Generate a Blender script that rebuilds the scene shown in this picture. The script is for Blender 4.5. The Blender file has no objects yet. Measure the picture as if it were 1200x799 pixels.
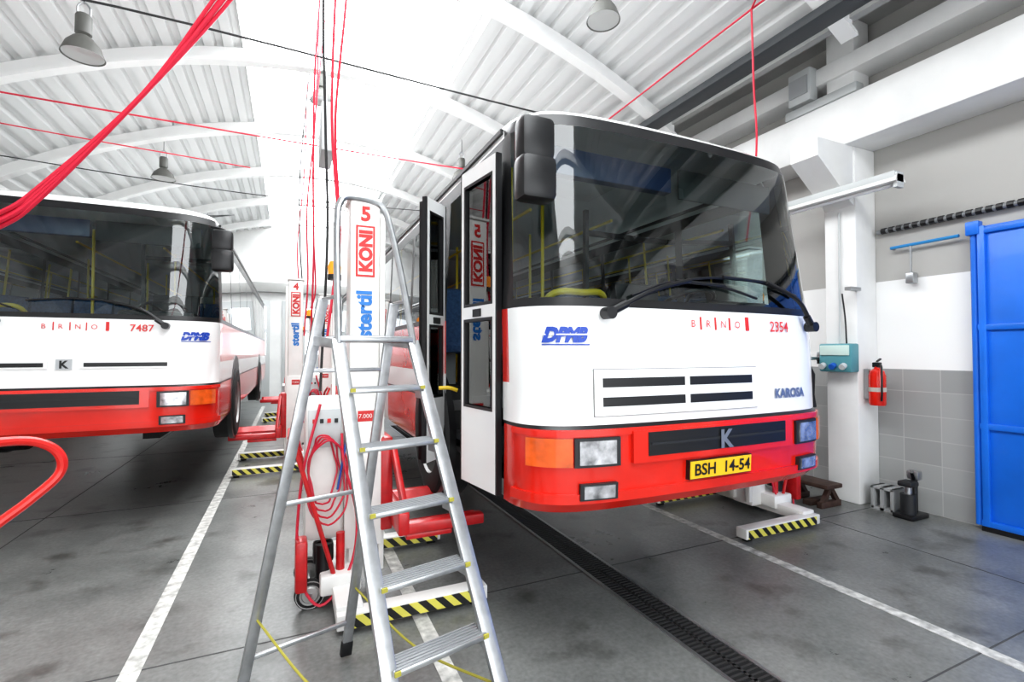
import bpy, bmesh, math, random
from mathutils import Vector, Matrix
random.seed(4)
scene = bpy.context.scene
try:
    scene.view_settings.view_transform = 'Standard'
    scene.view_settings.look = 'None'
    scene.view_settings.exposure = 0.08
    scene.view_settings.look = 'Medium High Contrast'
except Exception:
    pass

# ------------------------------------------------------------------ materials
MATS = {}
def pbr(name, col, rough=0.5, metal=0.0, coat=0.0, noise=0.0, nscale=6.0, emit=0.0, spec=None):
    if name in MATS: return MATS[name]
    m = bpy.data.materials.new(name); m.use_nodes = True
    nt = m.node_tree; b = nt.nodes['Principled BSDF']
    b.inputs['Base Color'].default_value = (*col, 1)
    b.inputs['Roughness'].default_value = rough
    b.inputs['Metallic'].default_value = metal
    b.inputs['Coat Weight'].default_value = coat
    if coat: b.inputs['Coat Roughness'].default_value = 0.08
    if spec is not None: b.inputs['Specular IOR Level'].default_value = spec
    if emit:
        b.inputs['Emission Color'].default_value = (*col, 1)
        b.inputs['Emission Strength'].default_value = emit
    if noise:
        g = nt.nodes.new('ShaderNodeNewGeometry')
        n = nt.nodes.new('ShaderNodeTexNoise'); n.inputs['Scale'].default_value = nscale
        n.inputs['Detail'].default_value = 6
        r = nt.nodes.new('ShaderNodeValToRGB')
        r.color_ramp.elements[0].position = 0.3; r.color_ramp.elements[1].position = 0.7
        r.color_ramp.elements[0].color = (*[c*(1-noise) for c in col], 1)
        r.color_ramp.elements[1].color = (*[min(1, c*(1+noise*0.4)) for c in col], 1)
        nt.links.new(g.outputs['Position'], n.inputs['Vector'])
        nt.links.new(n.outputs['Fac'], r.inputs['Fac'])
        nt.links.new(r.outputs['Color'], b.inputs['Base Color'])
    MATS[name] = m
    return m

def glass(name, tint, ior=1.5, rough=0.0, boost=1.0):
    if name in MATS: return MATS[name]
    m = bpy.data.materials.new(name); m.use_nodes = True
    nt = m.node_tree; nt.nodes.clear()
    o = nt.nodes.new('ShaderNodeOutputMaterial')
    mx = nt.nodes.new('ShaderNodeMixShader')
    t = nt.nodes.new('ShaderNodeBsdfTransparent'); t.inputs['Color'].default_value = (*tint, 1)
    g = nt.nodes.new('ShaderNodeBsdfGlossy'); g.inputs['Roughness'].default_value = rough
    f = nt.nodes.new('ShaderNodeFresnel'); f.inputs['IOR'].default_value = ior
    mu = nt.nodes.new('ShaderNodeMath'); mu.operation = 'MULTIPLY'; mu.inputs[1].default_value = boost; mu.use_clamp = True
    nt.links.new(f.outputs[0], mu.inputs[0]); nt.links.new(mu.outputs[0], mx.inputs[0])
    nt.links.new(t.outputs[0], mx.inputs[1]); nt.links.new(g.outputs[0], mx.inputs[2])
    nt.links.new(mx.outputs[0], o.inputs[0])
    MATS[name] = m
    return m

WHITE = pbr('bus_white_paint', (0.88, 0.88, 0.87), 0.25, coat=0.5)
RED = pbr('bus_red_paint', (0.74, 0.02, 0.008), 0.22, coat=0.6, noise=0.12, nscale=3)
BLACK = pbr('black_rubber', (0.012, 0.012, 0.013), 0.35)
DARK = pbr('dark_plastic', (0.02, 0.021, 0.023), 0.5)
UNDER = pbr('underbody', (0.012, 0.012, 0.012), 0.8)
GLASS = glass('windshield_glass', (0.62, 0.74, 0.73), 1.5, 0.0, 2.0)
SGLASS = glass('side_glass', (0.70, 0.78, 0.77), 1.5, 0.0, 2.0)
YEL = pbr('yellow_rail', (0.85, 0.6, 0.03), 0.35)
PLATE = pbr('plate_yellow', (0.9, 0.55, 0.02), 0.4)
BLUE = pbr('logo_blue', (0.02, 0.07, 0.42), 0.4)
SEAT = pbr('seat_fabric', (0.06, 0.13, 0.28), 0.8, noise=0.3, nscale=40)
GREY = pbr('interior_grey', (0.38, 0.39, 0.40), 0.6)
BFLOOR = pbr('bus_floor_vinyl', (0.16, 0.16, 0.16), 0.5)
TEXTR = pbr('text_red', (0.65, 0.03, 0.03), 0.4)
ORANGE = pbr('indicator_orange', (0.80, 0.13, 0.02), 0.15, coat=0.6, noise=0.3, nscale=12)
LAMP = pbr('headlamp_glass', (0.6, 0.6, 0.62), 0.12, metal=0.6, coat=1.0, noise=0.7, nscale=14)
STEEL = pbr('steel', (0.45, 0.46, 0.47), 0.35, metal=0.9)
ALU = pbr('aluminium', (0.52, 0.53, 0.54), 0.32, metal=0.85, noise=0.2, nscale=14)
ALUD = pbr('aluminium_tread', (0.36, 0.37, 0.38), 0.5, metal=0.6)
LWHITE = pbr('lift_white_paint', (0.82, 0.81, 0.78), 0.35, coat=0.2, noise=0.06, nscale=5)
LRED = pbr('lift_red_paint', (0.55, 0.015, 0.018), 0.35, coat=0.3, noise=0.3, nscale=8)
RCABLE = pbr('red_cable', (0.58, 0.02, 0.05), 0.4)
BCABLE = pbr('black_cable', (0.02, 0.02, 0.02), 0.5)
TYRE = pbr('tyre_rubber', (0.02, 0.02, 0.02), 0.75, noise=0.3, nscale=20)
RIM = pbr('wheel_rim', (0.45, 0.45, 0.44), 0.45, metal=0.5)
CONC = pbr('white_painted_concrete', (0.82, 0.82, 0.81), 0.7, noise=0.08, nscale=2)
CONG = pbr('grey_painted_concrete', (0.40, 0.40, 0.39), 0.8, noise=0.12, nscale=1.5)
CEIL = pbr('ceiling_sheet', (0.66, 0.665, 0.66), 0.5)
RIB = pbr('rib_white', (0.80, 0.80, 0.79), 0.5)
BLUEDOOR = pbr('blue_door_paint', (0.010, 0.17, 0.72), 0.4, coat=0.2, noise=0.12, nscale=3)
BEACON = pbr('beacon_orange', (0.9, 0.3, 0.02), 0.3, emit=0.3)
WOOD = pbr('dark_wood', (0.07, 0.04, 0.03), 0.6, noise=0.4, nscale=12)
TEAL = pbr('socket_box_teal', (0.10, 0.30, 0.34), 0.4)
LGREY = pbr('light_grey_plastic', (0.55, 0.57, 0.57), 0.45)
STRAP = pbr('strap_yellow', (0.42, 0.38, 0.06), 0.7)
GREEN = pbr('lamp_housing_grey', (0.12, 0.12, 0.11), 0.45)
LENS = pbr('lamp_lens', (0.42, 0.42, 0.41), 0.2, coat=0.5)
TUBE = pbr('fluor_tube', (0.95, 0.97, 1.0), 0.3)
LINE = pbr('line_paint', (0.64, 0.635, 0.60), 0.6, noise=0.5, nscale=16)

def hazard_mat():
    m = bpy.data.materials.new('hazard_stripes'); m.use_nodes = True
    nt = m.node_tree; b = nt.nodes['Principled BSDF']; b.inputs['Roughness'].default_value = 0.45
    tc = nt.nodes.new('ShaderNodeTexCoord'); sp = nt.nodes.new('ShaderNodeSeparateXYZ')
    a = nt.nodes.new('ShaderNodeMath'); a.operation = 'ADD'
    s = nt.nodes.new('ShaderNodeMath'); s.operation = 'MULTIPLY'; s.inputs[1].default_value = 8.5
    fr = nt.nodes.new('ShaderNodeMath'); fr.operation = 'FRACT'
    gt = nt.nodes.new('ShaderNodeMath'); gt.operation = 'GREATER_THAN'; gt.inputs[1].default_value = 0.5
    mx = nt.nodes.new('ShaderNodeMix'); mx.data_type = 'RGBA'
    mx.inputs[6].default_value = (0.72, 0.66, 0.12, 1); mx.inputs[7].default_value = (0.015, 0.015, 0.015, 1)
    L = nt.links.new
    L(tc.outputs['Object'], sp.inputs[0]); L(sp.outputs[0], a.inputs[0]); L(sp.outputs[2], a.inputs[1])
    L(a.outputs[0], s.inputs[0]); L(s.outputs[0], fr.inputs[0]); L(fr.outputs[0], gt.inputs[0])
    L(gt.outputs[0], mx.inputs[0]); L(mx.outputs[2], b.inputs['Base Color'])
    return m
HAZ = hazard_mat()

def floor_mat():
    m = bpy.data.materials.new('concrete_floor'); m.use_nodes = True
    nt = m.node_tree; b = nt.nodes['Principled BSDF']; L = nt.links.new
    g = nt.nodes.new('ShaderNodeNewGeometry')
    n1 = nt.nodes.new('ShaderNodeTexNoise'); n1.inputs['Scale'].default_value = 0.9; n1.inputs['Detail'].default_value = 10; n1.inputs['Roughness'].default_value = 0.72
    n2 = nt.nodes.new('ShaderNodeTexNoise'); n2.inputs['Scale'].default_value = 35; n2.inputs['Detail'].default_value = 4
    r1 = nt.nodes.new('ShaderNodeValToRGB')
    r1.color_ramp.elements[0].position = 0.3; r1.color_ramp.elements[0].color = (0.115, 0.120, 0.115, 1)
    r1.color_ramp.elements[1].position = 0.7; r1.color_ramp.elements[1].color = (0.26, 0.265, 0.255, 1)
    mx = nt.nodes.new('ShaderNodeMix'); mx.data_type = 'RGBA'; mx.blend_type = 'OVERLAY'; mx.inputs[0].default_value = 0.4
    L(g.outputs['Position'], n1.inputs['Vector']); L(g.outputs['Position'], n2.inputs['Vector'])
    L(n1.outputs['Fac'], r1.inputs['Fac']); L(r1.outputs['Color'], mx.inputs[6]); L(n2.outputs['Fac'], mx.inputs[7])
    n3 = nt.nodes.new('ShaderNodeTexNoise'); n3.inputs['Scale'].default_value = 2.6; n3.inputs['Detail'].default_value = 5
    r3 = nt.nodes.new('ShaderNodeValToRGB'); r3.color_ramp.elements[0].position = 0.30; r3.color_ramp.elements[0].color = (0.40, 0.39, 0.37, 1)
    r3.color_ramp.elements[1].position = 0.44; r3.color_ramp.elements[1].color = (1, 1, 1, 1)
    m2 = nt.nodes.new('ShaderNodeMix'); m2.data_type = 'RGBA'; m2.blend_type = 'MULTIPLY'; m2.inputs[0].default_value = 0.8
    L(g.outputs['Position'], n3.inputs['Vector']); L(n3.outputs['Fac'], r3.inputs['Fac'])
    L(mx.outputs[2], m2.inputs[6]); L(r3.outputs['Color'], m2.inputs[7]); L(m2.outputs[2], b.inputs['Base Color'])
    rr = nt.nodes.new('ShaderNodeMapRange'); rr.inputs[3].default_value = 0.18; rr.inputs[4].default_value = 0.44
    L(n1.outputs['Fac'], rr.inputs[0]); L(rr.outputs[0], b.inputs['Roughness'])
    bu = nt.nodes.new('ShaderNodeBump'); bu.inputs['Strength'].default_value = 0.06; L(n2.outputs['Fac'], bu.inputs['Height']); L(bu.outputs[0], b.inputs['Normal'])
    return m

def wall_mat():
    m = bpy.data.materials.new('tiled_wall'); m.use_nodes = True
    nt = m.node_tree; b = nt.nodes['Principled BSDF']; L = nt.links.new
    g = nt.nodes.new('ShaderNodeNewGeometry'); sp = nt.nodes.new('ShaderNodeSeparateXYZ'); L(g.outputs['Position'], sp.inputs[0])
    cb = nt.nodes.new('ShaderNodeCombineXYZ'); L(sp.outputs[1], cb.inputs[0]); L(sp.outputs[2], cb.inputs[1])
    br = nt.nodes.new('ShaderNodeTexBrick'); br.offset = 0.0
    br.inputs['Color1'].default_value = (0.33, 0.335, 0.33, 1); br.inputs['Color2'].default_value = (0.39, 0.395, 0.39, 1)
    br.inputs['Mortar'].default_value = (0.46, 0.46, 0.45, 1)
    br.inputs['Scale'].default_value = 1.0; br.inputs['Brick Width'].default_value = 0.36; br.inputs['Row Height'].default_value = 0.27
    br.inputs['Mortar Size'].default_value = 0.005
    L(cb.outputs[0], br.inputs['Vector'])
    def gt(v):
        n = nt.nodes.new('ShaderNodeMath'); n.operation = 'GREATER_THAN'; n.inputs[1].default_value = v; L(sp.outputs[2], n.inputs[0]); return n
    m1 = nt.nodes.new('ShaderNodeMix'); m1.data_type = 'RGBA'; L(gt(1.6).outputs[0], m1.inputs[0]); L(br.outputs['Color'], m1.inputs[6]); m1.inputs[7].default_value = (0.88, 0.88, 0.87, 1)
    m2 = nt.nodes.new('ShaderNodeMix'); m2.data_type = 'RGBA'; L(gt(2.65).outputs[0], m2.inputs[0]); L(m1.outputs[2], m2.inputs[6]); m2.inputs[7].default_value = (0.46, 0.45, 0.43, 1)
    L(m2.outputs[2], b.inputs['Base Color']); b.inputs['Roughness'].default_value = 0.45
    return m

# ------------------------------------------------------------------ mesh builder
def smooth_pts(pts, n=6):
    P = [Vector(p) for p in pts]
    if len(P) < 3: return P
    Q = [P[0]*2-P[1]] + P + [P[-1]*2-P[-2]]
    out = []
    for i in range(1, len(Q)-2):
        for k in range(n):
            t = k/n
            a, b, c, d = Q[i-1], Q[i], Q[i+1], Q[i+2]
            out.append(0.5*((2*b)+(c-a)*t+(2*a-5*b+4*c-d)*t*t+(3*b-a-3*c+d)*t**3))
    out.append(P[-1]); return out

class B:
    def __init__(s): s.v=[]; s.f=[]; s.m=[]; s.mats=[]
    def mi(s, mat):
        if mat not in s.mats: s.mats.append(mat)
        return s.mats.index(mat)
    def add(s, vs, fs, mat):
        o=len(s.v); k=s.mi(mat)
        s.v += [tuple(v) for v in vs]
        for f in fs: s.f.append([i+o for i in f]); s.m.append(k)
    def box(s, lo, hi, mat, bev=0.0, rot=None, pivot=None):
        lo=Vector(lo); hi=Vector(hi); c=(lo+hi)/2; d=hi-lo
        bm=bmesh.new(); bmesh.ops.create_cube(bm,size=1)
        for v in bm.verts: v.co=Vector((v.co.x*d.x,v.co.y*d.y,v.co.z*d.z))
        if bev>0: bmesh.ops.bevel(bm,geom=bm.edges[:],offset=min(bev,min(abs(x) for x in d)*0.45),segments=2,affect='EDGES',profile=0.5)
        bm.verts.index_update()
        if rot is None: vs=[v.co+c for v in bm.verts]
        else:
            p=Vector(pivot) if pivot is not None else c
            vs=[p+rot@(v.co+c-p) for v in bm.verts]
        fs=[[v.index for v in f.verts] for f in bm.faces]; bm.free()
        s.add(vs,fs,mat)
    def beam(s,p0,p1,w,h,mat,bev=0.0,up=(0,0,1)):
        p0=Vector(p0);p1=Vector(p1);d=p1-p0;L=d.length;z=d.normalized();u=Vector(up)
        x=u.cross(z)
        if x.length<1e-4: x=Vector((1,0,0)).cross(z)
        x.normalize(); y=z.cross(x)
        R=Matrix((x,y,z)).transposed()
        c=(p0+p1)/2
        s.box(c-Vector((w/2,h/2,L/2)),c+Vector((w/2,h/2,L/2)),mat,bev,R,c)
    def cyl(s,p0,p1,r,mat,r2=None,seg=20,caps=True):
        p0=Vector(p0);p1=Vector(p1);r2=r if r2 is None else r2
        z=(p1-p0).normalized(); x=z.orthogonal().normalized(); y=z.cross(x)
        vs=[];fs=[]
        for p,rr in((p0,r),(p1,r2)):
            for i in range(seg):
                a=2*math.pi*i/seg; vs.append(p+x*math.cos(a)*rr+y*math.sin(a)*rr)
        for i in range(seg):
            j=(i+1)%seg; fs.append([i,j,seg+j,seg+i])
        if caps: fs.append(list(range(seg))[::-1]); fs.append(list(range(seg,2*seg)))
        s.add(vs,fs,mat)
    def tube(s,pts,r,mat,seg=8,smooth=True,closed=False):
        P=smooth_pts(pts) if smooth else [Vector(p) for p in pts]
        n=len(P); t0=(P[1]-P[0]).normalized(); x=t0.orthogonal().normalized(); vs=[];fs=[]
        for i,p in enumerate(P):
            if closed: t=(P[(i+1)%n]-P[i-1])
            else: t=(P[min(i+1,n-1)]-P[max(i-1,0)])
            t.normalize(); x=(x-t*x.dot(t)); x.normalize(); y=t.cross(x)
            for k in range(seg):
                a=2*math.pi*k/seg; vs.append(p+(x*math.cos(a)+y*math.sin(a))*r)
        for i in range(n if closed else n-1):
            for k in range(seg):
                k2=(k+1)%seg; i2=(i+1)%n
                fs.append([i*seg+k,i*seg+k2,i2*seg+k2,i2*seg+k])
        if not closed: fs.append(list(range(seg))[::-1]); fs.append([(n-1)*seg+k for k in range(seg)])
        s.add(vs,fs,mat)
    def lathe(s,prof,c,mat,axis='Z',seg=28):
        c=Vector(c);vs=[];fs=[];n=len(prof)
        for i in range(seg):
            a=2*math.pi*i/seg
            for r,h in prof:
                if axis=='Z': q=Vector((r*math.cos(a),r*math.sin(a),h))
                elif axis=='X': q=Vector((h,r*math.cos(a),r*math.sin(a)))
                else: q=Vector((r*math.cos(a),h,r*math.sin(a)))
                vs.append(c+q)
        for i in range(seg):
            j=(i+1)%seg
            for k in range(n-1): fs.append([i*n+k,j*n+k,j*n+k+1,i*n+k+1])
        s.add(vs,fs,mat)
    def prism(s,poly,a,b,mat,axis='Y'):
        def mk(p,t):
            if axis=='Y': return (p[0],t,p[1])
            if axis=='X': return (t,p[0],p[1])
            return (p[0],p[1],t)
        n=len(poly); vs=[mk(p,a) for p in poly]+[mk(p,b) for p in poly]
        fs=[[i,(i+1)%n,n+(i+1)%n,n+i] for i in range(n)]+[list(range(n))[::-1],list(range(n,2*n))]
        s.add(vs,fs,mat)
    def text(s,string,size,origin,X,Y,mat,fn=None,bold=0.0,align='LEFT'):
        cu=bpy.data.curves.new('t','FONT'); cu.body=string; cu.size=size; cu.align_x=align; cu.offset=bold
        cu.resolution_u=3
        ob=bpy.data.objects.new('t',cu); scene.collection.objects.link(ob)
        dg=bpy.context.evaluated_depsgraph_get(); me=bpy.data.meshes.new_from_object(ob.evaluated_get(dg))
        o=Vector(origin) if origin is not None else None
        if fn: vs=[fn(v.co.x,v.co.y) for v in me.vertices]
        else:
            X=Vector(X);Y=Vector(Y); vs=[o+X*v.co.x+Y*v.co.y for v in me.vertices]
        s.add(vs,[list(p.vertices) for p in me.polygons],mat)
        bpy.data.objects.remove(ob); bpy.data.curves.remove(cu); bpy.data.meshes.remove(me)
    def done(s,name,parent=None,loc=None,angle=35,rotz=None):
        me=bpy.data.meshes.new(name); me.from_pydata(s.v,[],s.f)
        for m in s.mats: me.materials.append(m)
        me.polygons.foreach_set('material_index',s.m)
        me.polygons.foreach_set('use_smooth',[True]*len(s.f))
        me.update()
        bm=bmesh.new(); bm.from_mesh(me); bmesh.ops.recalc_face_normals(bm,faces=bm.faces[:]) ; bm.to_mesh(me); bm.free()
        try: me.set_sharp_from_angle(angle=math.radians(angle))
        except Exception: pass
        ob=bpy.data.objects.new(name,me); scene.collection.objects.link(ob)
        if parent: ob.parent=parent
        if loc: ob.location=loc
        if rotz: ob.rotation_euler[2]=rotz
        return ob

def empty(name, loc=(0,0,0)):
    e=bpy.data.objects.new(name,None); e.location=loc; scene.collection.objects.link(e); e.empty_display_size=0.2; return e

# ------------------------------------------------------------------ room
Y0, Y1 = -6.0, 20.0
XL, XR = -4.7, 6.5
def arch(x): return 6.6-((x-0.8)**2)/17.0

b=B(); b.box((XL-0.2,Y0-1,-0.2),(XR+0.2,Y1+0.2,0),floor_mat()); b.done('floor')
b=B(); W=wall_mat(); b.box((XR,Y0,0),(XR+0.2,Y1,6.2),W); b.done('wall_right')
b=B(); b.box((XL-0.2,Y0,0),(XL,Y1,5.2),CONC); b.done('wall_left')
b=B(); b.box((XL,Y1,0),(XR,Y1+0.2,6.7),CONC)
b.box((XL,Y1-0.25,4.0),(XR,Y1,4.35),CONG,0.02)
b.done('wall_back')
WIN=pbr('daylight_window',(0.9,0.95,1.0),0.3,emit=1.6)
gd=empty('rear_gate',(0,0,0))
b=B()
for gx in (-3.6,-0.3,3.0):
    b.box((gx,Y1-0.08,0),(gx+2.9,Y1-0.005,3.7),LGREY,0.01)
    for i in range(4):
        for j in range(2):
            x=gx+0.12+i*0.69
            b.box((x,Y1-0.1,1.7+j*0.95),(x+0.58,Y1-0.07,2.5+j*0.95),WIN)
b.done('gate_leaves',gd)
b=B(); b.box((XL,Y0-0.2,0),(XL+0.6,Y0,6.6),CONC); b.box((XR-0.6,Y0-0.2,0),(XR,Y0,6.6),CONC); b.box((XL+0.6,Y0-0.2,4.4),(XR-0.6,Y0,6.6),CONC); b.done('wall_front')  # unseen wall behind the camera, left open to let sky light in

SK0,SK1=-0.65,2.35
def corr(x0,x1):
    pts=[];x=x0;p=0.25
    while x<x1:
        for dx,o in((0,0),(0.08,0),(0.105,-0.06),(0.225,-0.06)):
            if x+dx<=x1: pts.append((x+dx,arch(x+dx)+o))
        x+=p
    pts.append((x1,arch(x1))); return pts
b=B()
for a,c in((XL-0.1,SK0),(SK1,5.35)):
    pts=corr(a,c)
    vs=[(x,Y0,z) for x,z in pts]+[(x,Y1,z) for x,z in pts]; n=len(pts)
    b.add(vs,[[i,i+1,n+i+1,n+i] for i in range(n-1)],CEIL)
b.box((5.2,Y0,5.85),(XR+0.2,Y1,5.95),CONG)
b.box((5.3,Y0,5.3),(5.4,Y1,5.9),CONG)
b.done('ceiling',angle=20)
SKY=bpy.data.materials.new('skylight_panel'); SKY.use_nodes=True
nt=SKY.node_tree; nt.nodes.clear(); o=nt.nodes.new('ShaderNodeOutputMaterial'); e=nt.nodes.new('ShaderNodeEmission'); e.inputs[0].default_value=(0.95,0.98,1,1); e.inputs[1].default_value=7.0; nt.links.new(e.outputs[0],o.inputs[0])
b=B(); xs=[SK0+(SK1-SK0)*i/10 for i in range(11)]
b.add([(x,Y0,arch(x)+0.02) for x in xs]+[(x,Y1,arch(x)+0.02) for x in xs],[[i,i+1,12+i,11+i] for i in range(10)],SKY)
b.done('window_1')
b=B()
for k in range(10):
    y=-4.7+2.6*k
    pts=[XL+(5.35-XL)*i/36 for i in range(37)]
    for i in range(36):
        xa,xb=pts[i],pts[i+1]
        for z0,z1,w in((-0.26,-0.06,0.03),(-0.28,-0.24,0.085)):
            vs=[(x,yy,arch(x)+z) for x in(xa,xb) for yy in(y-w,y+w) for z in(z0,z1)]
            b.add(vs,[[0,1,3,2],[4,6,7,5],[0,4,5,1],[2,3,7,6],[0,2,6,4],[1,5,7,3]],RIB)
b.done('trim_1',angle=25)
b=B(); b.box((5.95,Y0,4.26),(6.5,Y1,4.84),CONC,0.02); b.done('trim_2')
b=B(); b.box((6.1,Y0,5.2),(6.5,Y1,5.42),CONC,0.02); b.box((5.55,Y0,5.65),(5.85,Y1,5.85),CONC,0.02); b.done('trim_3')
b=B(); b.box((4.86,Y0+.05,5.22),(5.12,Y1-.05,5.32),pbr('strip_dark',(0.05,0.055,0.06),0.5),0.01); b.done('dark_ceiling_strip')  # long near-black box forming a dark strip along the ceiling edge
for i,yc in enumerate((-1.7,3.5,8.7,13.9)):
    b=B(); b.box((6.1,yc,0),(6.5,yc+0.37,4.26),CONC,0.015)
    b.prism([(6.1,3.55),(6.1,4.26),(5.45,4.26),(5.45,4.05)],yc+0.02,yc+0.35,CONC)
    b.box((6.15,yc+0.02,4.84),(6.45,yc+0.35,5.85),CONC,0.01)
    b.done('wall_column' if i==0 else 'wall_column.%03d'%i)
b=B()
for x in(-0.80,0.82,3.82): b.box((x-0.05,-4,0.0),(x+0.05,18 if x!=3.82 else 12,0.003),LINE)
b.done('lane_marking')
b=B(); JO=pbr('joint',(0.08,0.08,0.08),0.8)
for y in(1.5,3.4,6.9,10.4): b.box((XL,y-0.005,0.0),(XR,y+0.005,0.002),JO)
for x in(-2.4,5.2): b.box((x-0.005,Y0,0.0),(x+0.005,Y1,0.002),JO)
b.done('floor_joint')
b=B(); gx=2.33; b.box((gx-0.13,-4,0.0),(gx+0.13,12,0.003),UNDER)
for s in(-1,1): b.box((gx+s*0.125-0.012,-4,0.0),(gx+s*0.125+0.012,12,0.009),STEEL)
GR=pbr('grate_iron',(0.07,0.07,0.07),0.5,metal=0.5)
b.box((gx-0.012,-4,0),(gx+0.012,12,0.008),GR)
y=-1.0
while y<9: b.box((gx-0.12,y,0.0),(gx+0.12,y+0.014,0.008),GR); y+=0.036
b.done('drainage_grate')

b=B()
b.box((6.38,-1.2,0.05),(6.46,2.5,3.08),BLUEDOOR,0.01)
for yy in(2.46,1.45,0.45,-0.3,-1.17): b.box((6.35,yy-0.03,0.05),(6.39,yy+0.03,3.08),BLUEDOOR,0.008)
for z in(0.08,1.05,2.05,3.03): b.box((6.352,-1.2,z-0.03),(6.39,2.5,z+0.03),BLUEDOOR,0.008)
b.cyl((6.4,2.53,0.05),(6.4,2.53,3.12),0.03,BLUEDOOR)
b.box((6.34,2.47,3.0),(6.44,2.58,3.14),BLUEDOOR,0.01)
b.box((6.36,-1.2,0.0),(6.46,2.5,0.05),BLACK)
b.done('door_1')

# ------------------------------------------------------------------ bus
HW=1.25
def interp(T,z):
    if z<=T[0][0]: return T[0][1]
    for (a,va),(c,vc) in zip(T,T[1:]):
        if z<=c: return va+(vc-va)*(z-a)/(c-a)
    return T[-1][1]
OFF=[(.9,.07),(.96,.01),(1.17,0),(1.37,0),(1.39,.02),(2.0,.04),(2.1,.06),(3.16,.20),(3.24,.23),(3.30,.31),(3.35,.45),(3.38,.72),(3.40,.8)]
SC=[(.9,.985),(.96,1),(2.1,1),(3.16,.965),(3.24,.955),(3.30,.92),(3.35,.84),(3.38,.6),(3.40,.0)]
def vout(s):
    s=min(1,abs(s)); return .05*s*s+.32*(1-math.sqrt(max(0,1-s**8)))
def S(u,z,o=0.0):
    s=max(-1,min(1,u/HW)); k=interp(SC,z)
    p=Vector((s*HW*k,vout(s)+interp(OFF,z),z))
    if o:
        e=0.01; s1=max(-1,s-e); s2=min(1,s+e)
        t=Vector(((s2-s1)*HW,vout(s2)-vout(s1),0)).normalized(); n=Vector((t.y,-t.x,0)); p+=n*o
    return p
ZR=[.9,.96,1.1,1.17,1.37,1.39,1.62,1.78,2.06,2.11,2.4,2.75,3.05,3.16,3.24,3.27,3.30,3.33,3.35,3.365,3.38,3.40]
def sidev(v,z):
    o=interp(OFF,z); L=0.4 if z<=3.17 else 1.4
    return v+o*max(0,1-(v-.37)/L)

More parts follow.
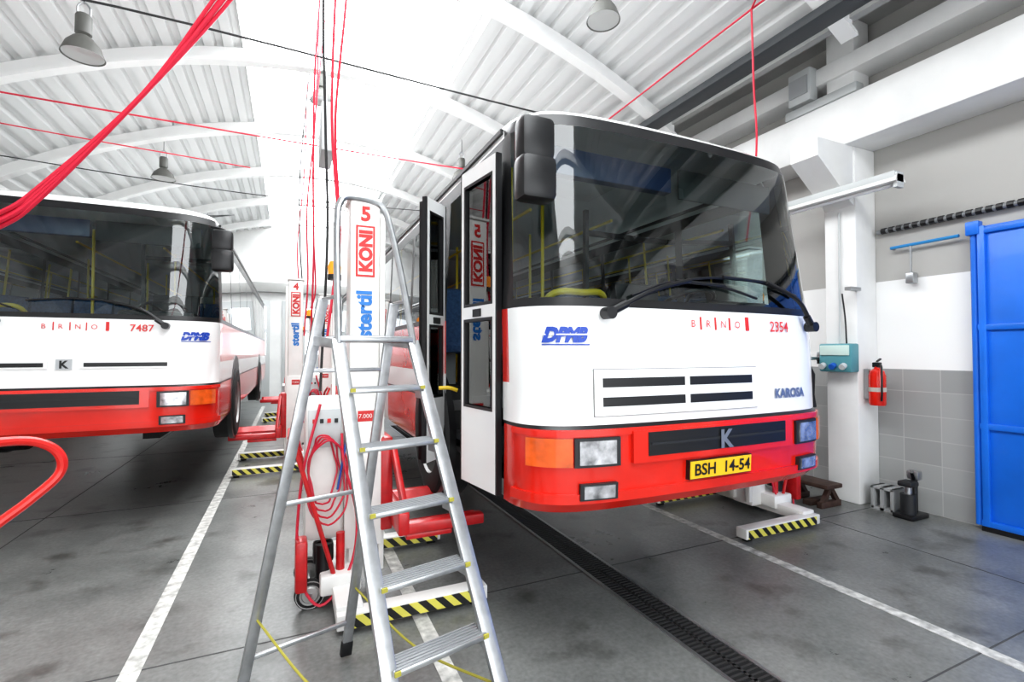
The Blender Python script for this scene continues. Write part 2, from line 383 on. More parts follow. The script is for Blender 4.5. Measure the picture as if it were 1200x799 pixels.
def make_bus(name,loc,number,split_slats=False,mirrors=(-1,),plate='BSH  14-54',leaves=True):
    root=empty(name,loc)
    left=[(.37,.47,'P'),(.47,1.68,'D'),(1.68,1.80,'P'),(1.80,2.95,'W'),(2.95,3.05,'P'),(3.05,4.2,'W'),(4.2,4.3,'P'),(4.3,4.9,'K'),(4.9,4.95,'P'),(4.95,5.6,'K'),(5.6,5.7,'P'),(5.7,7.0,'W'),(7.0,7.1,'P'),(7.1,8.4,'W'),(8.4,8.5,'P'),(8.5,9.8,'W'),(9.8,9.9,'P'),(9.9,10.8,'W'),(10.8,11.2,'P')]
    right=[(.37,.55,'P'),(.55,1.55,'W'),(1.55,1.65,'P')]
    v=1.65
    while v<9.8: right+= [(v,v+1.25,'W'),(v+1.25,v+1.33,'P')]; v+=1.33
    right+=[(v,11.2,'P')]
    ss=[0,.12,.24,.36,.48,.6,.7,.78,.84,.89,.93,.96,.98,.993,1.0]
    cols=[]; types=[]
    for a,c,t in reversed(left): cols.append(('L',c)); types.append(t)
    fr=[-x for x in reversed(ss)]+ss[1:]
    for i,s in enumerate(fr):
        cols.append(('F',s))
        if i<len(fr)-1: types.append('G' if max(abs(s),abs(fr[i+1]))<=.993 else 'C')
    for a,c,t in right: cols.append(('R',c)); types.append(t)
    nb=B(); n=len(cols); vs=[]
    for z in ZR:
        k=interp(SC,z)
        for kind,d in cols:
            if kind=='F': p=S(d*HW,z)
            else:
                x=HW*k*(-1 if kind=='L' else 1); p=Vector((x,sidev(d,z),z))
            vs.append(p)
    glassb=B()
    def mat(t,z):
        if t in 'GC':
            if z<1.37: return RED
            if z<1.39: return BLACK
            if z<2.06: return WHITE
            if z<2.11: return BLACK
            if z<3.16: return 'glass' if t=='G' else BLACK
            if z<3.24: return BLACK
            return WHITE
        if t=='D' and z<3.05: return None
        if t=='K' and z<3.05: return WHITE if z<1.37 else (BLACK if z<1.39 else 'glass')
        if z<1.37: return RED
        if z<1.39: return BLACK
        if z<1.62: return WHITE
        if z<2.06: return RED
        if z<2.11: return BLACK
        if z<3.05: return 'glass' if t=='W' else BLACK
        if z<3.16: return BLACK
        return WHITE
    byM={}
    for r in range(len(ZR)-1):
        zc=(ZR[r]+ZR[r+1])/2
        for c in range(n-1):
            m=mat(types[c],zc)
            if m is None: continue
            byM.setdefault(m if m!='glass' else ('g',types[c]),[]).append([r*n+c,r*n+c+1,(r+1)*n+c+1,(r+1)*n+c])
    nb.v=[tuple(p) for p in vs]
    for m,fs in byM.items():
        if isinstance(m,tuple): continue
        k=nb.mi(m)
        for f in fs: nb.f.append(f); nb.m.append(k)
    glassb.v=[tuple(p) for p in vs]
    for m,fs in byM.items():
        if isinstance(m,tuple):
            k=glassb.mi(GLASS if m[1]=='G' else SGLASS)
            for f in fs: glassb.f.append(f); glassb.m.append(k)
    used=sorted({i for f in glassb.f for i in f}); mp={o:i for i,o in enumerate(used)}
    glassb.v=[glassb.v[i] for i in used]; glassb.f=[[mp[i] for i in f] for f in glassb.f]
    nb.done('body_shell',root,angle=30); glassb.done('glazing',root,angle=30)
    b=B()
    ring=[(HW*interp(SC,z),z) for z in ZR]; poly=[(-x,z) for x,z in ring]+[(x,z) for x,z in reversed(ring[:-1])]
    b.prism(poly,11.15,11.22,WHITE)
    b.box((-1.0,11.12,2.2),(1.0,11.15,3.0),pbr('rear_window',(0.8,0.85,0.85),.2),.01)
    b.done('rear_panel',root)
    b=B()
    b.box((-1.2,.40,1.0),(1.2,11.1,1.04),UNDER); b.box((-1.0,.16,1.0),(1.0,.42,1.04),UNDER)
    b.box((-1.2,1.75,1.3),(1.2,11.1,1.38),BFLOOR); b.box((-.35,.3,1.3),(1.2,1.75,1.38),BFLOOR)
    b.box((-1.2,.5,1.1),(-.35,1.7,1.15),DARK); b.box((-.4,.5,1.04),(-.34,1.7,1.38),DARK)
    b.box((-.9,.16,1.38),(.9,.3,2.0),DARK)
    for x in(-.6,.6): b.box((x-.08,.5,.78),(x+.08,10.8,1.0),UNDER)
    b.box((-1.0,2.1,.85),(1.0,2.3,1.0),UNDER); b.box((-.5,8,.7),(.5,10.6,1.0),UNDER)
    b.done('chassis',root)
    b=B()
    prof=[(.12,1.4),(.12,2.02),(.22,2.09),(.48,2.05),(.62,1.9),(.62,1.4)]
    b.prism([(p[0]+.07,p[1]) for p in prof],-.98,.98,DARK,'X')
    b.box((-1.12,.38,1.9),(1.12,.66,2.05),DARK,.03)
    b.box((.3,.35,2.05),(1.0,.7,2.18),DARK,.05)
    R=Matrix.Rotation(math.radians(-25),3,'X'); c=Vector((.62,.9,2.2)); pts=[c+R@Vector((.24*math.cos(a*math.pi/12),.24*math.sin(a*math.pi/12),0)) for a in range(24)]
    b.tube(pts,.016,BLACK,8,False,True); b.cyl(c,c+Vector((0,-.15,-.5)),.03,BLACK)
    for a in(0,2.1,4.2): b.cyl(c,c+R@Vector((.24*math.cos(a),.24*math.sin(a),0)),.012,BLACK,seg=8)
    b.done('dashboard',root)
    b=B()
    def seat(x,v,w=.42,col=SEAT):
        prof=[(v,1.78),(v-.42,1.80),(v-.44,1.86),(v-.40,1.89),(v-.06,1.87),(v+.04,2.45),(v+.09,2.47),(v+.12,2.42),(v+.05,1.85)]
        b.prism(prof,x-w/2,x+w/2,col,'X'); b.box((x-.05,v-.25,1.38),(x+.05,v-.1,1.8),GREY)
    seat(.62,1.5,.5,DARK)
    for i in range(9):
        v=2.6+i*.85
        for x in(.55,1.0): seat(x,v)
        if not(4.1<v<5.8):
            for x in(-1.0,-.55) : seat(x,v)
    b.done('seats',root)
    b=B()
    for x,v in((-1.08,.75),(-.3,1.75),(.3,3.2),(-.3,4.3),(-1.1,4.25),(-.3,5.7),(.3,7.5)):
        b.cyl((x,v,1.38),(x,v,3.28 if v>1 else 3.05),.016,YEL,seg=10)
    for x in(-.45,.45): b.cyl((x,1.7,3.1),(x,10.8,3.1),.015,YEL,seg=10)
    b.tube([(-.95,.72,1.9),(-.92,.5,2.16),(-.7,.46,2.19),(-.5,.5,2.17),(-.45,.7,1.9)],.022,YEL)
    b.box((.2,1.78,1.38),(1.2,1.81,2.1),LGREY); b.box((.2,1.775,2.1),(1.2,1.815,2.14),BLACK); b.box((.2,1.775,2.95),(1.2,1.815,3.0),BLACK)
    b.box((.19,1.77,1.38),(.23,1.82,3.2),BLACK)
    b.done('handrails',root)
    b=B(); b.box((-.95,.44,2.94),(.05,.52,3.12),pbr('display_blind',(0.015,0.04,0.12),.3),.01)
    b.box((.1,.42,2.9),(1.05,.44,3.12),DARK,.01)
    b.done('route_display',root)
    b=B()
    def patch(u0,u1,z0,z1,m,o=.006,n=10):
        vs=[]
        for zz in(z0,z1):
            for i in range(n+1): vs.append(S(u0+(u1-u0)*i/n,zz,o))
        for zz in(z0,z1):
            for i in range(n+1): vs.append(S(u0+(u1-u0)*i/n,zz,-.01))
        N=n+1
        fs=[[i,i+1,N+i+1,N+i] for i in range(n)]
        fs+=[[i,i+1,2*N+i+1,2*N+i] for i in range(n)]+[[N+i,N+i+1,3*N+i+1,3*N+i] for i in range(n)]
        fs+=[[0,N,3*N,2*N],[n,N+n,3*N+n,2*N+n]]
        b.add(vs,fs,m)
    SEAM=pbr('panel_gap',(0.25,0.25,0.25),.5)
    if not split_slats:
        patch(-.885,.385,1.435,1.705,SEAM,.003,n=8)
        patch(-.88,.38,1.44,1.70,WHITE,.012,n=8)
        for z in(1.492,1.60):
            patch(-.83,-.25,z,z+.052,BLACK,.014,n=4); patch(-.21,.33,z,z+.052,BLACK,.014,n=4)
    else:
        for a,c in((-.85,-.12),(.12,.85)):
            patch(a,c,1.57,1.64,WHITE,.012,n=6); patch(a+.03,c-.03,1.585,1.625,BLACK,.014,n=6)
    patch(-1.249,1.249,.965,1.02,RED,.018,n=60)
    patch(-1.249,1.249,1.335,1.368,RED,.014,n=60)
    patch(-.66,.68,1.17,1.352,RED,.026,n=12)
    patch(-.56,.60,1.205,1.34,BLACK,.030,n=10)
    patch(-.54,.58,1.265,1.28,DARK,.034,n=10)
    if not split_slats:
        patch(-.26,.26,1.035,1.15,BLACK,.030,n=2); patch(-.255,.255,1.04,1.145,PLATE,.034,n=2)
        b.text(plate,.098,None,None,None,BLACK,fn=lambda x,y:S(-.228+x*1.04,1.06+y,.037),bold=.002)
    for s in(-1,1):
        patch(s*.74,s*1.01,1.165,1.325,DARK,.018,n=6)
        patch(s*.77,s*.985,1.18,1.31,LAMP,.026,n=6)
        patch(s*1.02,s*1.215,1.17,1.325,ORANGE,.022,n=10)
        patch(s*.76,s*.98,.985,1.075,DARK,.028,n=6); patch(s*.78,s*.96,.995,1.065,LAMP,.034,n=6)
    if not split_slats:
        b.text('K',.15,None,None,None,STEEL,fn=lambda x,y:S(x-.02,1.215+y,.040),bold=.006)
    else:
        patch(-.06,.06,1.56,1.66,STEEL,.012,n=1); b.text('K',.1,None,None,None,BLACK,fn=lambda x,y:S(-.035+x,1.575+y,.016),bold=.004)
    for i,ch in enumerate('BRNO'):
        b.text(ch,.065,None,None,None,TEXTR,fn=lambda x,y,i=i:S(-.18+i*.125+x,1.955+y,.006))
    for i in range(1,4): patch(-.18+i*.125-.040,-.18+i*.125-.033,1.94,2.02,TEXTR,.004,n=1)
    patch(.33-.02,.33+.005,1.94,2.03,TEXTR,.004,n=1)
    nu=.54 if not split_slats else .50
    b.text(number,.10,None,None,None,TEXTR,fn=lambda x,y:S(nu+x,1.94+y,.006),bold=.001)
    if not split_slats:
        b.text('KAROSA',.085,None,None,None,STEEL,fn=lambda x,y:S(.56+x,1.49+y,.010),bold=.004)
    uo=-1.15 if not split_slats else .93
    b.text('DPMB',.115,None,None,None,BLUE,fn=lambda x,y:S(uo+(x+y*.35)*.75,1.86+y*.95,.006),bold=.008)
    patch(uo,uo+.25,1.895,1.902,WHITE,.008,n=3)
    patch(uo,uo+.25,1.838,1.845,BLUE,.004,n=3)
    b.done('front_trim',root)
    b=B()
    def wiper(pts,blade):
        P=[S(u,z,o) for u,z,o in pts]; b.tube(P,.015,BLACK,8); b.cyl(P[0]+Vector((0,.04,0)),P[0]+Vector((0,-.03,0)),.035,BLACK)
        b.tube([P[0],P[0]*.6+P[1]*.4],.024,BLACK,8,False)
        Q=[S(u,z,.025) for u,z in blade]; b.tube(Q,.009,BLACK,6); b.tube([q+Vector((0,-.02,0.004)) for q in Q[1:-1]],.011,BLACK,6)
    if not split_slats:
        wiper([(-.80,2.02,.05),(-.5,2.16,.07),(-.2,2.24,.06)],[(-.62,2.13),(-.3,2.23),(.1,2.22),(.42,2.16)])
        wiper([(.97,1.98,.05),(.80,2.16,.07),(.5,2.27,.06)],[(.86,2.2),(.5,2.27),(.1,2.28),(-.2,2.25)])
    else:
        wiper([(.80,2.0,.05),(.6,2.16,.07),(.3,2.24,.06)],[(.6,2.15),(.3,2.24),(0,2.25),(-.3,2.22)])
        wiper([(-.5,2.02,.05),(-.7,2.16,.07),(-.9,2.24,.06)],[(-.4,2.15),(-.6,2.22),(-.8,2.24),(-.95,2.25)])
    b.done('wipers',root)
    b=B()
    for s in mirrors:
        x=s*(1.25 if s<0 else 1.30)
        b.box((x-.10,.0,2.82),(x+.10,.13,3.05),BLACK,.035); b.box((x-.105,-.01,2.60),(x+.105,.13,2.84),BLACK,.035)
        b.tube([(x,.09,2.66),(x+s*.02,.14,2.9),(x+s*.02,.16,3.06),(s*1.16,.34,3.14)],.014,BLACK)
        b.box((x-.08,.125,2.85),(x+.08,.135,3.02),STEEL)
    b.done('mirrors',root)
    b=B(); b.box((-.45,1.2,3.38),(.45,2.1,3.50),WHITE,.05); b.box((-.38,1.3,3.5),(.38,2.0,3.54),WHITE,.02); b.box((-.4,5,3.38),(.4,5.8,3.48),WHITE,.04)
    for s in(-1,1): b.box((s*1.20-.02,.6,3.20),(s*1.20+.02,11.1,3.23),BLACK)
    b.done('roof_hatches',root)
    b=B()
    for v in(2.15,8.0):
        for s in(-1,1):
            b.cyl((s*1.2,v,1.08),(s*1.256,v,1.08),.60,BLACK,seg=40)
            prof=[(.0,.02),(.12,.02),(.14,-.04),(.26,-.06),(.28,.0),(.30,.04),(.34,.05),(.46,.04),(.5,-.0),(.5,-.22),(.3,-.24)]
            pr=[(r,h*s) for r,h in prof]
            b.lathe(pr[:6],(s*1.24,v,1.0),RIM,'X',32); b.lathe(pr[5:],(s*1.24,v,1.0),TYRE,'X',32)
    b.done('wheels',root)
    if leaves:
        b=B()
        def leaf(p0,p1,zb=.93,zt=3.03,m=WHITE):
            p0=Vector((*p0,0));p1=Vector((*p1,0));d=(p1-p0); L=d.length; t=d.normalized(); nn=Vector((t.y,-t.x,0))
            def bar(a0,a1,z0,z1,mt,th=.02):
                vs=[p0+t*a+nn*q+Vector((0,0,z)) for a in(a0,a1) for q in(-th,th) for z in(z0,z1)]
                b.add(vs,[[0,1,3,2],[4,6,7,5],[0,4,5,1],[2,3,7,6],[0,2,6,4],[1,5,7,3]],mt)
            e=.018;f=.06
            bar(0,e,zb,zt,BLACK,.018);bar(L-e,L,zb,zt,BLACK,.018)
            bar(e,f,zb,zt,m);bar(L-f,L-e,zb,zt,m)
            bar(f,L-f,zb,zb+.52,m);bar(f,L-f,2.0,2.12,m);bar(f,L-f,zt-.12,zt,m)
            bar(f,L-f,zb+.52,2.0,SGLASS,.004);bar(f,L-f,2.12,zt-.12,SGLASS,.004)
            for z0,z1 in((zb+.51,2.01),(2.11,zt-.11)):
                for z in(z0,z1): bar(f-.01,L-f+.01,z-.01,z+.01,BLACK,.021)
                bar(f-.01,f+.01,z0,z1,BLACK,.021);bar(L-f-.01,L-f+.01,z0,z1,BLACK,.021)
            bar(L*.5-.05,L*.5+.05,2.03,2.08,BLACK,.03)
        leaf((-1.27,.50),(-1.34,.98))
        leaf((-1.30,1.06),(-1.24,.60))
        leaf((-1.25,1.74),(-1.48,1.52)); leaf((-1.47,1.66),(-1.27,1.80))
        b.tube([(-1.24,1.4,1.5),(-1.3,1.42,1.52),(-1.38,1.44,1.52)],.015,YEL)
        b.done('door_leaves',root)
    return root

make_bus('bus',(2.43,2.22,0),'2354',False,(-1,))
make_bus('bus',(-1.98,6.0,0.07),'7487',True,(1,),leaves=False)

# ------------------------------------------------------------------ lift columns
def make_lift(loc,d=1,num='5',wheel_reach=.78,label=True):
    root=empty('column_vehicle_lift',loc)
    X=lambda a:a*d
    def bx(b,lo,hi,m,bev=0):
        x0,x1=sorted((lo[0]*d,hi[0]*d)); b.box((x0,lo[1],lo[2]),(x1,hi[1],hi[2]),m,bev)
    b=B()
    bx(b,(-.10,-.13,.10),(.12,.13,2.95),LWHITE,.02)
    bx(b,(.12,-.13,.15),(.16,-.07,2.85),LWHITE,.008); bx(b,(.12,.07,.15),(.16,.13,2.85),LWHITE,.008)
    bx(b,(-.115,-.14,2.95),(.135,.14,2.975),LWHITE,.008)
    bx(b,(-.13,-.15,.35),(.14,-.13,1.42),LWHITE,.006)
    b.done('mast',root)
    b=B()
    if label:
        x0=-.08 if d>0 else -.10
        b.text(num,.15,(x0+.055,-.134,2.80),(1,0,0),(0,0,1),TEXTR,bold=.006)
        b.box((x0+.02,-.134,2.37),(x0+.16,-.131,2.76),TEXTR); b.box((x0+.035,-.136,2.385),(x0+.145,-.133,2.745),LWHITE)
        b.text('KONI',.128,(x0+.135,-.138,2.405),(0,0,1),(-1,0,0),TEXTR,bold=.007)
        b.text('stertil',.155,(x0+.135,-.135,1.90),(0,0,1),(-1,0,0),pbr('label_blue',(0.02,0.2,0.6),.4),bold=.006)
        b.box((x0+.04,-.153,1.28),(x0+.16,-.151,1.36),TEXTR); b.text('7.000',.045,(x0+.045,-.155,1.305),(1,0,0),(0,0,1),LWHITE)
        b.done('labels',root)
    b=B()
    for y in(-.6,.6):
        bx(b,(-.22,y-.06,.035),(wheel_reach,y+.06,.13),LWHITE,.008)
        bx(b,(-.16,y-.066,.04),(wheel_reach-.03,y-.06,.118),HAZ)
        bx(b,(wheel_reach-.12,y-.03,0),(wheel_reach-.04,y+.03,.05),BLACK,.01)
    bx(b,(-.22,-.6,.05),(-.05,.6,.16),LWHITE,.012)
    bx(b,(-.30,-.30,.10),(-.02,.30,.24),LWHITE,.02)
    b.done('base_legs',root)
    b=B()
    bx(b,(-.40,-.10,.42),(-.12,.20,1.46),LWHITE,.04)
    bx(b,(-.38,-.115,1.1),(-.15,-.10,1.38),LGREY,.006)
    for i in range(4): bx(b,(-.35+i*.05,-.122,1.28),(-.325+i*.05,-.114,1.31),BLACK if i%2 else TEXTR)
    bx(b,(-.34,-.16,.28),(-.20,-.05,.42),BLACK,.02)
    b.cyl((X(-.27),-.15,.12),(X(-.27),-.15,.42),.055,BLACK)
    b.cyl((X(-.16),-.2,.2),(X(-.16),-.2,.5),.03,LRED)
    b.tube([(X(-.2),-.26,.2),(X(-.46),-.26,1.12),(X(-.5),-.2,1.2),(X(-.5),.2,1.2),(X(-.46),.26,1.12),(X(-.2),.26,.2)],.016,LRED,8,False)
    b.box((min(X(-.46),X(-.38)),-.3,.15),(max(X(-.46),X(-.38)),-.14,.5),LRED,.02)
    for y in(-.2,.2):
        c=(X(-.36),y,.10); b.lathe([(0,-.03),(.05,-.03),(.06,-.02),(.095,-.025),(.1,0),(.095,.025),(.06,.02),(.05,.03),(0,.03)],c,RIM,'Y',24)
        b.lathe([(.07,-.028),(.1,-.022),(.104,0),(.1,.022),(.07,.028)],c,TYRE,'Y',24)
    b.cyl((X(-.36),-.24,.1),(X(-.36),.24,.1),.015,STEEL)
    b.done('power_cabinet',root)
    b=B()
    bx(b,(.13,-.16,.45),(.22,.16,1.15),LRED,.015)
    bx(b,(.20,-.48,.50),(.28,.48,.66),LRED,.015)
    for y in(-.42,.42):
        bx(b,(.24,y-.05,.50),(wheel_reach+.05,y+.05,.58),LRED,.015)
        bx(b,(.26,y-.035,.46),(wheel_reach-.2,y+.035,.50),LRED,.01)
        s=-1 if y>0 else 1
        vs=[(X(.3),y+s*.05,.58),(X(wheel_reach),y+s*.05,.58),(X(wheel_reach),y+s*.17,.52),(X(.3),y+s*.17,.52)]
        b.add([Vector(v) for v in vs]+[Vector(v)-Vector((0,0,.03)) for v in vs],[[0,1,2,3],[4,5,6,7],[0,1,5,4],[1,2,6,5],[2,3,7,6],[3,0,4,7]],LRED)
    b.beam((X(.22),-.14,1.1),(X(.26),-.45,.62),.04,.06,LRED,.005); b.beam((X(.22),.14,1.1),(X(.26),.45,.62),.04,.06,LRED,.005)
    b.done('carriage_forks',root)
    b=B()
    for k in range(4):
        r=.10+.018*k; cz=1.05-.03*k; cx=X(-.28+.012*k)
        pts=[(cx+r*math.sin(a*math.pi/8)*(.9)+.01*math.sin(a*2+k),-.15-.012*k-.02*math.sin(a),cz-.10-(r+.15)*math.cos(a*math.pi/8)) for a in range(16)]
        b.tube(pts,.007,RCABLE,6,True,True)
    b.tube([(X(-.15),-.14,1.2),(X(-.14),-.2,1.0),(X(-.05),-.22,.6),(X(-.10),-.25,.25),(X(-.3),-.3,.05),(X(-.44),-.2,.3),(X(-.42),-.2,.9),(X(-.3),-.13,1.42)],.01,RCABLE,6)
    b.tube([(X(-.13),-.14,1.5),(X(-.12),-.18,1.2),(X(-.18),-.17,.8)],.008,pbr('blue_cable',(0.02,0.1,0.4),.5),6)
    b.done('hoses',root)
    b=B(); b.cyl((X(-.2),0,1.46),(X(-.2),0,2.35),.014,LWHITE); b.cyl((X(-.2),0,2.35),(X(-.2),0,2.39),.05,BLACK); b.lathe([(.045,0),(.05,.06),(.035,.1),(0,.11)],(X(-.2),0,2.39),BEACON)
    b.done('beacon',root)
    return root
make_lift((.50,3.92,0),1,'5',.80)
make_lift((.08,8.6,0),-1,'4',.85)
make_lift((.62,10.6,0),1,'6',.6)
make_lift((4.75,3.9,0),-1,'2',.85,False)
make_lift((.1,14.4,0),-1,'3',.75)

# ------------------------------------------------------------------ step ladder
def ladder():
    root=empty('step_ladder',(0,0,0))
    w=Vector((.975,.222,0))
    def C(z):
        if z<=1.86: t=(z-.56)/1.3; return Vector((.565-.16*t,1.886+.674*t,z))
        t=(z-1.86)/.77; return Vector((.405-.045*t,2.56+.19*t,z))
    def Wd(z): return .235-(z/1.86)*.035 if z<=1.86 else .20-.055*(z-1.86)/.77
    b=B()
    for s in(-1,1):
        b.beam(C(0.02)+w*s*Wd(0),C(1.86)+w*s*Wd(1.86),.028,.065,ALU,.006,up=w)
        p0=C(0.012)+w*s*Wd(0); b.beam(p0,p0+(C(.1)-C(0)),.04,.08,BLACK,.008,up=w)
    b.done('front_rails',root)
    b=B()
    pts=[C(1.84)-w*.2,C(2.2)-w*.178,C(2.5)-w*.155,C(2.6)-w*.13,C(2.64)-w*.08,C(2.64)+w*.06,C(2.6)+w*.115,C(2.5)+w*.14,C(2.2)+w*.178,C(1.84)+w*.2]
    b.tube(pts,.018,ALU,10)
    b.done('hand_loop',root)
    n=Vector((-.222,.975,0))
    b=B()
    R=Matrix((w,n,Vector((0,0,1)))).transposed()
    for i in range(-1,5):
        z=.61+.254*i; c=C(z)+n*.02; hw=Wd(z)-.015
        b.box(c-Vector((hw,.055,.022)),c+Vector((hw,.055,.0)),ALU,.005,R,c)
        for k in range(6):
            cc=c+n*(-.045+k*.018)+Vector((0,0,.0015)); b.box(cc-Vector((hw-.004,.0035,.002)),cc+Vector((hw-.004,.0035,.002)),ALUD,0,R,cc)
        for s in(-1,1):
            cc=c+w*s*(hw-.004)+Vector((0,0,-.035)); b.box(cc-Vector((.006,.03,.03)),cc+Vector((.006,.03,.03)),ALU,0,R,cc)
            cc=c+w*s*(hw-.01)-n*.056; b.box(cc-Vector((.012,.004,.014)),cc+Vector((.012,.004,.003)),STRAP,0,R,cc)
    c=C(1.88)+n*.12; b.box(c-Vector((.195,.15,.03)),c+Vector((.195,.15,0)),ALU,.008,R,c)
    for k in range(12):
        cc=c+n*(-.13+k*.023)+Vector((0,0,.002)); b.box(cc-Vector((.18,.004,.002)),cc+Vector((.18,.004,.002)),ALUD,0,R,cc)
    b.done('treads',root)
    b=B()
    top=[C(1.90)+n*.24+w*s*.2 for s in(-1,1)]; top=[Vector((p.x,p.y,2.08)) for p in top]
    feet=[Vector((-.22,2.87,.02)),Vector((.31,3.03,.02))]
    for t,f in zip(top,feet):
        b.beam(f,t,.026,.055,ALU,.005,up=w); b.beam(f,f+(t-f)*.04,.035,.065,BLACK,.006,up=w)
    def on(i,z): f=feet[i];t=top[i]; return f+(t-f)*((z-.02)/2.06)
    for z in(.22,1.0,1.7): b.beam(on(0,z),on(1,z),.022,.022,ALU,.003)
    b.cyl(top[0],C(2.08)-w*.19,.01,ALU); b.cyl(top[1],C(2.08)+w*.19,.01,ALU)
    for s,i in((-1,0),(1,1)): b.beam(C(1.84)+w*s*.2,on(i,1.86),.02,.05,ALU,.004)
    b.done('rear_frame',root)
    b=B()
    for s,i in((-1,0),(1,1)):
        p=C(.42)+w*s*.225; q=on(i,.42); m=(p+q)/2-Vector((0,0,.09)); b.tube([p,m,q],.006,STRAP,6)
    b.done('safety_straps',root)
ladder()

# ------------------------------------------------------------------ red trolley frame left
b=B()
R1=pbr('trolley_red',(0.65,0.02,0.015),.35,coat=.3)
b.tube([(-1.02,2.25,1.46),(-.84,2.40,1.46),(-.76,2.45,1.43),(-.72,2.47,1.37),(-.73,2.47,1.30),(-.80,2.42,1.22),(-.90,2.35,1.12),(-.93,2.34,1.0),(-.935,2.335,.2)],.018,R1,10)
b.tube([(-1.02,2.25,1.46),(-1.3,2.0,1.46),(-1.36,1.95,1.4),(-1.36,1.95,.2)],.018,R1,10)
b.tube([(-.93,2.34,1.30),(-1.36,1.95,1.30)],.013,R1,8,False)
b.box((-1.5,1.9,.16),(-.9,2.35,.22),R1,.02)
b.box((-1.46,1.93,.22),(-1.02,2.18,1.35),pbr('trolley_body',(0.35,0.02,0.02),.5),.03)
b.lathe([(0,0),(.10,0),(.11,.02),(.11,.14),(.06,.17),(.0,.175)],(-1.06,2.17,1.35),LWHITE)
for x,y in((-1.4,1.97),(-1.0,2.28)): b.cyl((x-.03,y,.08),(x+.03,y,.08),.08,TYRE)
b.done('service_trolley',loc=(-.12,.08,0))

# ------------------------------------------------------------------ hanging lamps
def lamp(x,y,z,r=.2):
    b=B()
    b.lathe([(0,.42),(.06,.42),(.07,.40),(.07,.22),(.05,.2),(.09,.17),(r*.8,.10),(r,.0),(r*1.02,-.01),(r*.98,0),(r*.78,.09),(.05,.15)],(x,y,z),GREEN)
    b.lathe([(0,.015),(r*.5,.01),(r*.96,.0)],(x,y,z),LENS)
    b.tube([(x-.05,y,z+.40),(x-.05,y,z+.5),(x,y,z+.55),(x+.05,y,z+.5),(x+.05,y,z+.4)],.01,STEEL)
    b.cyl((x,y,z+.54),(x,y,arch(x)-.02),.006,BCABLE,seg=6)
    b.done('pendant_lamp')
lamp(-1.97,6.3,4.85,.18); lamp(-2.3,11.4,5.2); lamp(2.92,4.10,5.24,.17); lamp(.42,8.3,5.85,.18); lamp(-2.2,16.2,5.2); lamp(3.2,9.5,5.4)

# ------------------------------------------------------------------ cables
b=B()
for k in range(4):
    dx=.022*k; dy=.02*(k%2)
    b.tube([(.22+dx,3.5+dy,6.55),(-.06+dx,3.5,4.95),(-.26+dx*1.2,3.48,4.4),(-.46+dx,3.46+dy,3.98),(-.80+dx*.6,3.43,3.30+dx*.8),(-1.23+dx*.3,3.41,2.70-dx*.6),(-1.40,3.38+dy,2.51-dx),(-1.75,3.38,2.30-dx),(-2.4,3.4,2.25),(-3.2,3.4,2.4),(-4.69,3.5,3.2)],.012,RCABLE,6)
b.done('red_cable_bundle')
b=B(); b.tube([(XL+.02,7,4.70),(-2.83,7,4.61),(1.9,7,4.60),(5.9,7,4.7)],.010,RCABLE,6); b.tube([(XL+.02,7.1,4.45),(-2.8,7.1,4.3),(-.5,7.1,4.2)],.007,RCABLE,6)
b.done('overhead_red_cable')
b=B(); b.tube([(-4.2,5.85,5.0),(-1.57,5.85,5.18),(3,5.85,5.1),(5.2,5.85,5.15)],.012,BCABLE,6); b.tube([(-4.5,9.5,4.7),(0,9.5,4.55),(5.9,9.5,4.8)],.008,BCABLE,6)
for k in range(3): b.tube([(-4.6,6+.3*k,3.6-.1*k),(-3.2,7.2,3.5),(-2.2,8.6+.2*k,3.75),(-1.0,10.5,4.4)],.007,BCABLE,6)
b.done('overhead_black_cable')
b=B(); b.tube([(4.37,1.0,5.42),(4.37,3.5,5.40),(4.37,9,5.3),(4.37,16,5.42)],.012,RCABLE,6); b.tube([(4.37,3.5,5.4),(4.39,3.5,4.6),(4.42,3.5,3.9),(4.5,3.7,3.0)],.011,RCABLE,6)
b.tube([(4.37,3.5,5.40),(4.15,3.2,5.45),(3.9,3.0,5.9)],.010,RCABLE,6); b.done('red_supply_cable')
b=B()
for k,(x,y,z0) in enumerate(((.30,3.9,1.9),(.33,3.95,2.1),(.26,4.0,1.5),(.22,5.2,1.6),(.2,6.5,2.0),(.3,7.2,2.4),(.15,8.5,2.2),(.12,9.0,2.6))):
    b.tube([(x+.1,y+.1,arch(x)-.05),(x+.06*math.sin(k*2),y,4.8),(x-.03,y,3.6),(x+.02*math.cos(k),y,2.7),(x-.05,y,z0)],.010,RCABLE if k%4!=2 else BCABLE,6)
b.done('hanging_supply_cables')
b=B(); b.box((.28,5.6,4.0),(.42,6.2,4.55),LGREY,.02); b.cyl((.35,5.9,4.55),(.35,5.9,6.5),.01,STEEL); b.done('hanging_power_box')

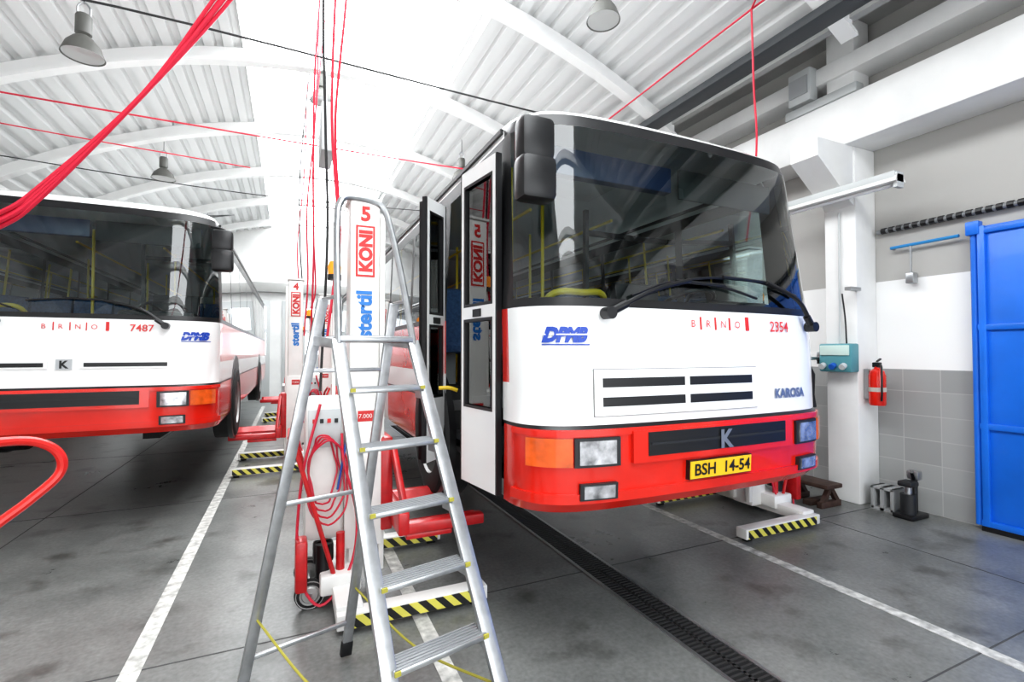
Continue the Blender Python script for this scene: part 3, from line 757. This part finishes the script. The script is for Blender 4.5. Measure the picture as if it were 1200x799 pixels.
# ------------------------------------------------------------------ right wall fittings
b=B()
b.box((5.83,2.95,3.66),(5.97,4.25,3.74),LGREY,.01); b.prism([(5.80,3.62),(6.0,3.62),(5.95,3.70),(5.85,3.70)],2.93,4.27,LWHITE)
b.cyl((5.90,3.0,3.60),(5.90,4.2,3.60),.018,TUBE); b.box((5.84,2.93,3.56),(5.96,2.97,3.72),LGREY); b.box((5.84,4.23,3.56),(5.96,4.27,3.72),LGREY)
b.beam((6.1,3.68,3.75),(5.9,3.68,3.72),.03,.03,LGREY)
b.done('fluorescent_light')
b=B()
b.box((5.94,3.48,1.56),(6.1,3.86,1.90),TEAL,.02); b.box((5.925,3.50,1.76),(5.945,3.84,1.88),pbr('clear_cover',(0.6,0.75,0.7),.2),.006)
for i in range(3): b.cyl((5.94,3.56+i*.12,1.64),(5.89,3.56+i*.12,1.62),.035,[LGREY,pbr('socket_blue',(0.02,0.12,0.5),.4),LGREY][i])
b.tube([(6.06,3.68,1.9),(6.07,3.68,2.3),(6.075,3.68,2.9),(6.08,3.68,3.5)],.012,LGREY); b.tube([(6.06,3.6,1.9),(6.04,3.6,2.2),(6.02,3.62,2.5)],.009,BCABLE)
b.box((5.9,3.45,2.52),(6.1,3.52,2.56),STEEL)
b.done('socket_box')
b=B()
c=(6.22,3.36,1.18)
b.lathe([(0,0),(.075,0),(.085,.02),(.085,.34),(.07,.40),(.03,.43),(.03,.46),(0,.46)],c,RED)
def q(x,y,z): return (x-.08,y+.06,z)
b.box(q(6.27,3.26,1.62),q(6.33,3.34,1.68),BLACK,.01); b.beam(q(6.30,3.30,1.69),q(6.22,3.22,1.72),.02,.015,BLACK); b.tube([q(6.28,3.26,1.64),q(6.2,3.2,1.62),q(6.2,3.2,1.35),q(6.23,3.22,1.24)],.011,BLACK)
b.cyl((6.22,3.36,1.34),(6.22,3.36,1.39),.0865,pbr('extinguisher_label',(0.55,0.5,0.45),.5),caps=False); b.box((6.20,3.44,1.25),(6.24,3.495,1.6),STEEL)
b.done('fire_extinguisher')
b=B()
b.tube([(6.44,3.45,3.24),(6.44,2.6,3.25),(6.44,1.5,3.26),(6.44,-1,3.28)],.028,pbr('pipe_grey',(0.25,0.26,0.27),.5),10)
for i in range(55): b.cyl((6.44,3.4-i*.08,3.243+i*.0008),(6.44,3.35-i*.08,3.244+i*.0008),.036,BLACK,seg=10)
b.done('cable_conduit')
b=B(); b.tube([(6.42,3.3,3.02),(6.42,2.66,3.03)],.018,pbr('pipe_blue',(0.03,0.25,0.55),.4),8,False); b.tube([(6.42,3.1,3.02),(6.42,3.1,2.6)],.012,STEEL,8,False); b.cyl((6.42,3.3,3.02),(6.5,3.3,3.02),.015,STEEL); b.box((6.38,3.06,2.58),(6.48,3.14,2.70),STEEL,.01); b.done('air_pipe')
b=B(); b.box((5.98,3.95,5.02),(6.14,4.25,5.45),LGREY,.02); b.box((5.96,3.98,5.12),(5.98,4.22,5.35),GREY); b.box((5.98,3.4,4.86),(6.14,4.3,4.98),LGREY,.02); b.done('junction_box')

b=B()
b.box((6.0,2.92,0),(6.32,3.12,.05),BLACK,.015); b.cyl((6.12,3.02,.05),(6.12,3.02,.26),.07,DARK); b.cyl((6.12,3.02,.26),(6.12,3.02,.36),.035,STEEL); b.box((6.04,2.95,.34),(6.2,3.09,.40),DARK,.02)
b.cyl((6.24,3.02,.05),(6.24,3.02,.42),.03,DARK); b.beam((6.24,3.02,.40),(6.05,2.95,.52),.03,.03,BLACK); b.box((6.2,2.96,.40),(6.29,3.08,.5),STEEL,.02)
b.done('hydraulic_jack')
b=B(); BLK=pbr('block_grey',(0.33,0.34,0.34),.7)
b.box((6.12,3.16,0),(6.36,3.20,.26),BLK,.008); b.box((6.12,3.36,0),(6.36,3.40,.26),BLK,.008); b.box((6.12,3.16,0),(6.36,3.40,.03),BLK); b.box((6.12,3.16,.23),(6.36,3.40,.26),BLK,.008)
b.box((6.12,3.26,0),(6.36,3.30,.26),BLK); b.done('hollow_block')
b=B()
for y in(3.0,3.38):
    b.box((5.66,y-.03,0),(6.02,y+.03,.07),WOOD,.006); b.beam((5.72,y,.05),(5.86,y,.24),.05,.05,WOOD); b.beam((5.98,y,.05),(5.84,y,.24),.05,.05,WOOD)
b.box((5.70,2.93,.22),(5.98,3.44,.27),WOOD,.01); b.box((5.66,3.1,.0),(6.0,3.2,.06),WOOD,.006); b.done('wooden_wheel_stand',loc=(-.12,.62,0))
b=B()
for i in range(9):
    c=(5.30+.14*math.cos(i*2.1),4.45+.2*math.sin(i*1.7),.16+.10*(i%4)); r=.17+.03*(i%2)
    b.lathe([(0,-r*.8),(r*.6,-r*.7),(r,-r*.1),(r*.8,r*.5),(r*.35,r*.9),(0,r)],c,pbr('clear_plastic_film',(0.7,0.72,0.74),.18,coat=.5,noise=.3,nscale=25),seg=9)
b.done('plastic_bag')
b=B()
prof=[(.0,.62),(.06,.60),(.12,.52),(.17,.40),(.16,.15),(.18,.0),(.0,-.02)]
b.lathe(prof,(5.86,4.05,1.12),pbr('jacket_black',(0.015,0.015,0.018),.9),seg=9); b.box((5.86,3.9,1.70),(6.02,4.1,1.74),STEEL,.01)
b.box((6.02,3.88,1.65),(6.10,3.94,1.80),STEEL,.005)
b.done('hanging_jacket')
b=B(); b.box((-.15,12.2,0),(.5,12.9,1.0),pbr('cabinet_grey',(0.4,0.42,0.45),.5),.02); b.box((-.17,12.18,1.0),(.52,12.92,1.04),LGREY,.01)
for i in range(4): b.box((-.12,12.185,.1+i*.22),(.47,12.2,.28+i*.22),LRED,.006)
b.done('tool_cabinet')

# ------------------------------------------------------------------ world, light, camera
w=bpy.data.worlds.new('World'); scene.world=w; w.use_nodes=True
bg=w.node_tree.nodes['Background']; bg.inputs[0].default_value=(0.94,0.97,1,1); bg.inputs[1].default_value=3.2
ld=bpy.data.lights.new('unseen_gate_portal','AREA'); ld.shape='RECTANGLE'; ld.size=10; ld.size_y=4.4  # portal added across the unseen front opening to bring in sky light
try: ld.cycles.is_portal=True
except Exception: ld.energy=200
lo=bpy.data.objects.new('unseen_gate_portal',ld); lo.location=(.9,Y0-.05,2.2); lo.rotation_euler=(math.radians(90),0,0); scene.collection.objects.link(lo)

cam=bpy.data.cameras.new('camera'); cam.lens=17.0; cam.sensor_width=36; cam.clip_start=.05
co=bpy.data.objects.new('camera',cam); co.location=(0,0,1.8); co.rotation_euler=(math.radians(91.3),0,math.radians(-24.6)); scene.collection.objects.link(co); scene.camera=co
